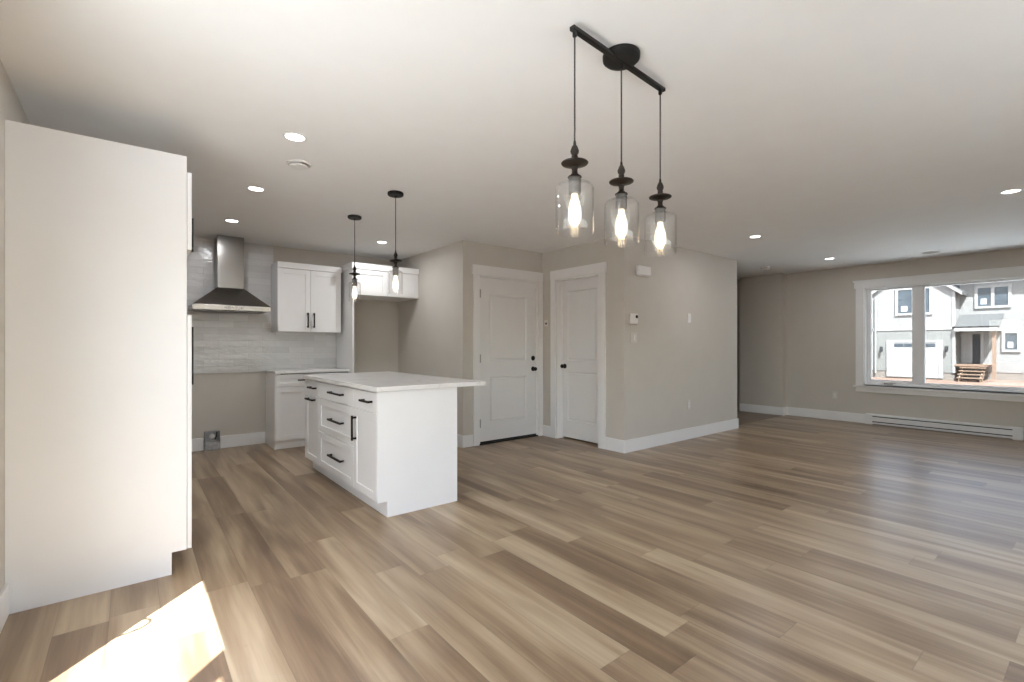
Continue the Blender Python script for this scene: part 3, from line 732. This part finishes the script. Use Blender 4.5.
bm = bmesh.new(); lathe(bm, [(0, -.016), (.060, -.016), (.062, -.022), (.056, -.036), (.040, -.044), (.012, -.046), (0, -.046)], 36); obj('sensor_cover', bm, 'plastic', t, local=True, smooth=True)
bm = bmesh.new(); lathe(bm, [(.0615, -.024), (.0625, -.024), (.0610, -.031), (.0600, -.031)], 36, close=True); obj('vent_slot', bm, 'dark', t, local=True)

# ------------------------------------------------------------------ fittings on the walls
FT = Face('Y', -1, YC)
t = thing('door_chime', 'white door chime box high on the wall above the thermostat', 'door chime', (4.64, YC, 2.0))
bm = bmesh.new(); FT.b(bm, 4.505, 4.745, 2.010, 2.118, 0.0, 0.045); obj('cover', bm, 'plastic', t, bevel=0.012, segs=3)
bm = bmesh.new(); FT.b(bm, 4.515, 4.735, 2.004, 2.012, 0.002, 0.030); obj('sound_grille', bm, 'plastic', t)
t = thing('thermostat', 'white thermostat with a black dot near the wall corner', 'thermostat', (4.49, YC, 1.44))
bm = bmesh.new(); FT.b(bm, 4.385, 4.525, 1.445, 1.565, 0.0, 0.026); obj('housing', bm, 'plastic', t, bevel=0.008, segs=3)
bm = bmesh.new(); lathe(bm, [(0, 0), (.019, 0), (.019, .004), (.014, .007), (0, .007)], 24); bmesh.ops.transform(bm, matrix=Matrix.Rotation(R(90), 4, 'X'), verts=bm.verts); bmesh.ops.translate(bm, verts=bm.verts, vec=(4.497, YC - 0.026, 1.530)); obj('dial', bm, 'black', t, smooth=True)
def plate(name, label, cat, face, u, z, w=0.072, h=0.116, kind='switch', group=None, mat='plastic'):
    t = thing(name, label, cat, face.pt(u, z - h / 2, 0), group)
    bm = bmesh.new(); face.b(bm, u - w / 2, u + w / 2, z - h / 2, z + h / 2, 0.0, 0.006); obj('cover_plate', bm, mat, t, bevel=0.0025)
    if kind == 'switch':
        bm = bmesh.new(); face.b(bm, u - 0.0165, u + 0.0165, z - 0.033, z + 0.033, 0.006, 0.011); obj('rocker', bm, 'plastic', t, bevel=0.002)
    else:
        for dz in (-0.02, 0.02):
            bm = bmesh.new(); face.b(bm, u - 0.016, u + 0.016, z + dz - 0.014, z + dz + 0.014, 0.006, 0.008); rc = obj('receptacle', bm, 'plastic', t, bevel=0.002)
            bm = bmesh.new(); face.b(bm, u - 0.008, u - 0.006, z + dz - 0.004, z + dz + 0.007, 0.008, 0.0084); face.b(bm, u + 0.006, u + 0.008, z + dz - 0.004, z + dz + 0.007, 0.008, 0.0084); obj('slots', bm, 'dark', rc)
    return t
M['wallplate'] = simple('greige_tinted_plate', (0.60, 0.565, 0.52), 0.45, var=0.01)
plate('light_switch', 'pale light switch below the thermostat', 'light switch', FT, 4.475, 1.290, w=0.115, mat='wallplate')
plate('light_switch', 'bright white light switch on the middle of the thermostat wall', 'light switch', FT, 5.618, 1.555, w=0.072)
plate('wall_outlet', 'pale outlet low on the thermostat wall', 'outlet', FT, 5.61, 0.440, kind='outlet', mat='wallplate')
plate('wall_outlet', 'pale outlet on the wall left of the living room window', 'outlet', Face('X', -1, XR), 2.785, 0.400, kind='outlet', mat='wallplate')
t = thing('doorbell_sensor', 'small white wall sensor with a black eye between the two doors', 'sensor', (XC, 4.66, 1.45))
bm = bmesh.new(); FD2.b(bm, 4.640, 4.705, 1.455, 1.535, 0, 0.012); obj('housing', bm, 'plastic', t, bevel=0.004)
bm = bmesh.new(); lathe(bm, [(0, 0), (.015, 0), (.014, .004), (0, .005)], 20); bmesh.ops.transform(bm, matrix=Matrix.Rotation(R(-90), 4, 'Y'), verts=bm.verts); bmesh.ops.translate(bm, verts=bm.verts, vec=(XC - 0.012, 4.668, 1.492)); obj('eye', bm, 'black', t, smooth=True)

# baseboard heater
t = thing('baseboard_heater', 'long white electric baseboard heater under the living room window', 'heater', (XR - 0.03, 1.54, 0))
ya, yb = 0.705, 2.365
bm = bmesh.new()
prism(bm, [(XR - 0.001, 0.012), (XR - 0.001, 0.158), (XR - 0.040, 0.158), (XR - 0.058, 0.146), (XR - 0.058, 0.130), (XR - 0.050, 0.130), (XR - 0.050, 0.116), (XR - 0.060, 0.116), (XR - 0.066, 0.112), (XR - 0.066, 0.052), (XR - 0.052, 0.052), (XR - 0.052, 0.036), (XR - 0.062, 0.036), (XR - 0.062, 0.012)], 1, ya + 0.09, yb - 0.09)
obj('casing', bm, 'heater', t)
for z0_, z1_ in ((0.117, 0.129), (0.037, 0.051)):
    obj('air_slot', box(XR - 0.054, XR - 0.0495, ya + 0.09, yb - 0.09, z0_, z1_), 'dark', t)
for a, b in ((ya, ya + 0.09), (yb - 0.09, yb)):
    bm = bmesh.new(); prism(bm, [(XR - 0.001, 0.0), (XR - 0.001, 0.160), (XR - 0.042, 0.160), (XR - 0.068, 0.146), (XR - 0.068, 0.0)], 1, a, b); obj('end_cap', bm, 'heater', t, bevel=0.002)

# ------------------------------------------------------------------ outdoors
GZ = -0.70
bm = bmesh.new(); N = 24
rnd = random.Random(4)
grid = [[bm.verts.new((-60 + 150 * i / N, -70 + 140 * j / N, GZ - 0.05 + (rnd.uniform(-.04, .04) if i > 11 else 0))) for j in range(N + 1)] for i in range(N + 1)]
for i in range(N):
    for j in range(N): bm.faces.new((grid[i][j], grid[i + 1][j], grid[i + 1][j + 1], grid[i][j + 1]))
struct('ground', bm, 'dirt')
bm = bmesh.new(); bx(bm, -7, XL - T - 0.02, -8, 8, -0.9, -0.16); bx(bm, XL - T - 0.02, 9, -8, YB - T - 0.02, -0.9, -0.16)
struct('bounce_patio', bm, 'bounce_patio')  # unseen pale slab added to bounce neutral daylight up to the ceiling
struct('street', box(9.4, 29.5, -70, 70, -0.9, -0.68), 'street')  # unseen pale surface added to bounce neutral daylight through the front window
bm = bmesh.new(); prism(bm, [(YB - T - 0.95, 2.72), (YB - T, 2.72), (YB - T, 3.2), (YB - T - 1.0, 2.86)], 0, XL - T - 0.3, 9.2)
struct('added_sun_shade', bm, 'sun_shade')  # unseen overhang added to keep direct sun out of the rear window

hs_ = thing('house', 'pale two-storey house across the street seen through the living room window', 'house', (37.5, 4.5, GZ - 0.1))
XG, XM, YG0, YG1 = 36.0, 37.5, 5.50, 9.35
def part(name, bm, mat, **kw): return obj(name, bm, mat, hs_, **kw)
# garage wing: grey below, pale above, gable to the street
bm = bmesh.new(); bx(bm, XG, 44, YG0, YG1, -0.34, 2.10); part('lower_wall', bm, 'siding_grey')
bm = bmesh.new(); prism(bm, [(YG0, 2.10), (YG1, 2.10), (YG1, 4.30), ((YG0 + YG1) / 2, 5.90), (YG0, 4.30)], 0, XG, 44); part('upper_wall', bm, 'siding_pale')
bm = bmesh.new(); bx(bm, XG - 0.03, XG + .1, YG0 - 0.03, YG1 + 0.03, 2.09, 2.25); part('belt_board', bm, 'ext_white')
bm = bmesh.new(); bx(bm, XG + 0.02, 44, YG0 + .02, YG1 - .02, GZ - 0.3, -0.34); bx(bm, XM + 0.02, 46, -6, YG0, GZ - 0.3, -0.30); part('foundation', bm, 'concrete')
ym = (YG0 + YG1) / 2; ov = 0.32
def roof_side(yo, s):
    bm = bmesh.new(); sl = (5.90 - 4.30) / (ym - YG0)
    z_e = 4.30 - ov * sl
    prism(bm, [(yo, z_e), (ym, 5.90), (ym, 6.10), (yo, z_e + .18)], 0, XG - 0.12, 44.2); return bm
part('roof', roof_side(YG0 - ov, 1), 'shingle'); part('roof', roof_side(YG1 + ov, -1), 'shingle')
bm = bmesh.new(); sl = (5.90 - 4.30) / (ym - YG0)
for yo in (YG0 - ov, YG1 + ov):
    z_e = 4.30 - ov * sl
    prism(bm, [(yo, z_e - .03), (ym, 5.87), (ym, 6.07), (yo, z_e + .15)], 0, XG - 0.15, XG - 0.122)
part('rake_board', bm, 'ext_white')
bm = bmesh.new(); bx(bm, XG - 0.03, XG + .1, YG0 - .03, YG0 + .09, -0.34, 4.22); part('corner_board', bm, 'ext_white')
bm = bmesh.new(); bx(bm, XG - 0.03, XG + .1, YG1 - .09, YG1 + .03, -0.34, 4.22); part('corner_board', bm, 'ext_white')
bm = bmesh.new(); tube(bm, [(XG - 0.06, 9.12, 4.15), (XG - 0.06, 9.12, -0.5)], 0.045, 8); part('downspout', bm, 'ext_white')
# main block
bm = bmesh.new(); bx(bm, XM, 46, -6, YG0, -0.30, 5.0); part('main_wall', bm, 'siding_pale')
bm = bmesh.new(); bx(bm, XM - 0.42, 46, -6.3, YG0, 4.98, 5.14); part('eave', bm, 'ext_white')
bm = bmesh.new(); prism(bm, [(XM - 0.45, 5.14), (46.3, 5.14), (42, 7.4)], 1, -6.3, YG0 + .2); part('roof', bm, 'shingle')
def house_window(X, y0, y1, z0, z1, n, stick):
    bm = bmesh.new(); fw = 0.13; a, b = X - 0.06, X + 0.02
    bx(bm, a, b, y0, y0 + fw, z0, z1); bx(bm, a, b, y1 - fw, y1, z0, z1); bx(bm, a, b, y0 + fw, y1 - fw, z1 - fw, z1); bx(bm, a, b, y0 + fw, y1 - fw, z0, z0 + fw)
    ws = (y1 - y0 - 2 * fw - (n - 1) * 0.14) / n
    for k in range(n - 1):
        yy = y0 + fw + (k + 1) * ws + k * .14; bx(bm, a, b, yy, yy + .14, z0 + fw, z1 - fw)
    f = part('window', bm, 'ext_white')
    for k in range(n):
        yy = y0 + fw + k * (ws + .14)
        obj('pane', box(X - 0.025, X - 0.012, yy, yy + ws, z0 + fw, z1 - fw), 'ext_pane', f)
        if k in stick:
            obj('sticker', box(X - 0.030, X - 0.026, yy + ws * .32, yy + ws * .78, z0 + fw + .1, z0 + fw + .42), 'sticker', f)
house_window(XG, 6.44, 8.14, 2.98, 4.62, 2, (1,))
house_window(XM, 3.42, 4.88, 3.28, 4.56, 2, (1,))
house_window(XM, 3.08, 3.80, 0.84, 2.00, 1, (0,))
# garage door
bm = bmesh.new(); bx(bm, XG - 0.05, XG + .02, 8.37, 8.57, -0.68, 1.52); bx(bm, XG - 0.05, XG + .02, 5.98, 6.16, -0.68, 1.52); bx(bm, XG - 0.05, XG + .02, 6.16, 8.37, 1.37, 1.52)
part('garage_frame', bm, 'ext_white')
bm = bmesh.new()
for k in range(4): bx(bm, XG - 0.035, XG + .02, 6.165, 8.365, -0.68 + k * .512, -0.68 + k * .512 + .505)
gd = part('garage_door', bm, 'ext_white')
for k in range(4):
    obj('garage_pane', box(XG - 0.042, XG - 0.034, 6.31 + k * .48, 6.31 + k * .48 + .45, 1.10, 1.31), 'ext_pane', gd)
# entry porch
bm = bmesh.new(); prism(bm, [(XG - 0.15, 2.15), (XM, 2.88), (XM, 2.96), (XG - 0.2, 2.24)], 1, 3.72, YG0); part('porch_roof', bm, 'shingle')
bm = bmesh.new(); bx(bm, XG - 0.17, XG - 0.03, 3.78, YG0, 1.98, 2.16); bx(bm, XG - 0.03, XM, 3.78, 3.90, 1.98, 2.16); part('porch_beam', bm, 'ext_white')
bm = bmesh.new(); bx(bm, XG - 0.02, XG + 0.13, 3.86, 4.01, -0.62, 1.98); part('porch_post', bm, 'lumber')
bm = bmesh.new(); bx(bm, XG + 0.14, XM, 4.06, YG0, 0.04, 0.15); bx(bm, XG - 0.05, XG + 0.14, 4.22, YG0, 0.04, 0.15); part('porch_deck', bm, 'lumber')
bm = bmesh.new(); bx(bm, XM - 0.06, XM, 5.30, 5.44, 0.15, 1.97); bx(bm, XM - 0.06, XM, 4.50, 4.64, 0.15, 1.97); bx(bm, XM - 0.06, XM, 4.64, 5.30, 1.84, 1.97); part('entry_frame', bm, 'ext_white')
bm = bmesh.new(); bx(bm, XM - 0.03, XM, 4.97, 5.30, 0.16, 1.84); part('entry_door', bm, 'ext_white')
bm = bmesh.new(); bx(bm, XM - 0.014, XM, 4.64, 4.97, 0.16, 1.84); part('painted_dark_doorway', bm, 'dark')  # flat dark panel painting the unlit interior of the open doorway
t = thing('entry_steps', 'raw wooden steps up to the open front door of the house', 'steps', (35.3, 4.72, GZ - 0.05))
for k in range(4):
    z = 0.00 - 0.175 * k; xx = XG - 0.06 - 0.28 * k
    bm = box(xx - 0.29, xx, 4.22, 5.25, z - 0.045, z); obj('tread', bm, 'lumber', t)
for y in (4.30, 5.13):
    bm = bmesh.new(); prism(bm, [(XG - 0.06, -0.05), (XG - 0.06, -0.40), (XG - 0.75, -0.80), (XG - 1.17, -0.80), (XG - 1.17, -0.58)], 1, y, y + .05); obj('stringer', bm, 'lumber', t)
for y, z, lb in ((8.83, 0.98, 'black wall lantern left of the white garage door outside'), (5.83, 1.02, 'black wall lantern between the garage door and the porch outside')):
    t = thing('wall_lantern', lb, 'wall lantern', (XG, y, z - .2), 'garage wall lanterns')
    bm = bmesh.new(); bx(bm, XG - 0.03, XG, y - .07, y + .07, z - .10, z + .14); obj('back_plate', bm, 'lantern', t)
    bm = bmesh.new(); lathe(bm, [(0, z + .12), (.035, z + .11), (.055, z - .02), (.06, z - .2), (0, z - .2)], 12, XG - 0.11, y); obj('lamp_body', bm, 'lantern', t)
    bm = bmesh.new(); tube(bm, [(XG - 0.02, y, z + .08), (XG - 0.07, y, z + .15), (XG - 0.11, y, z + .115)], 0.012, 8); obj('arm', bm, 'lantern', t)
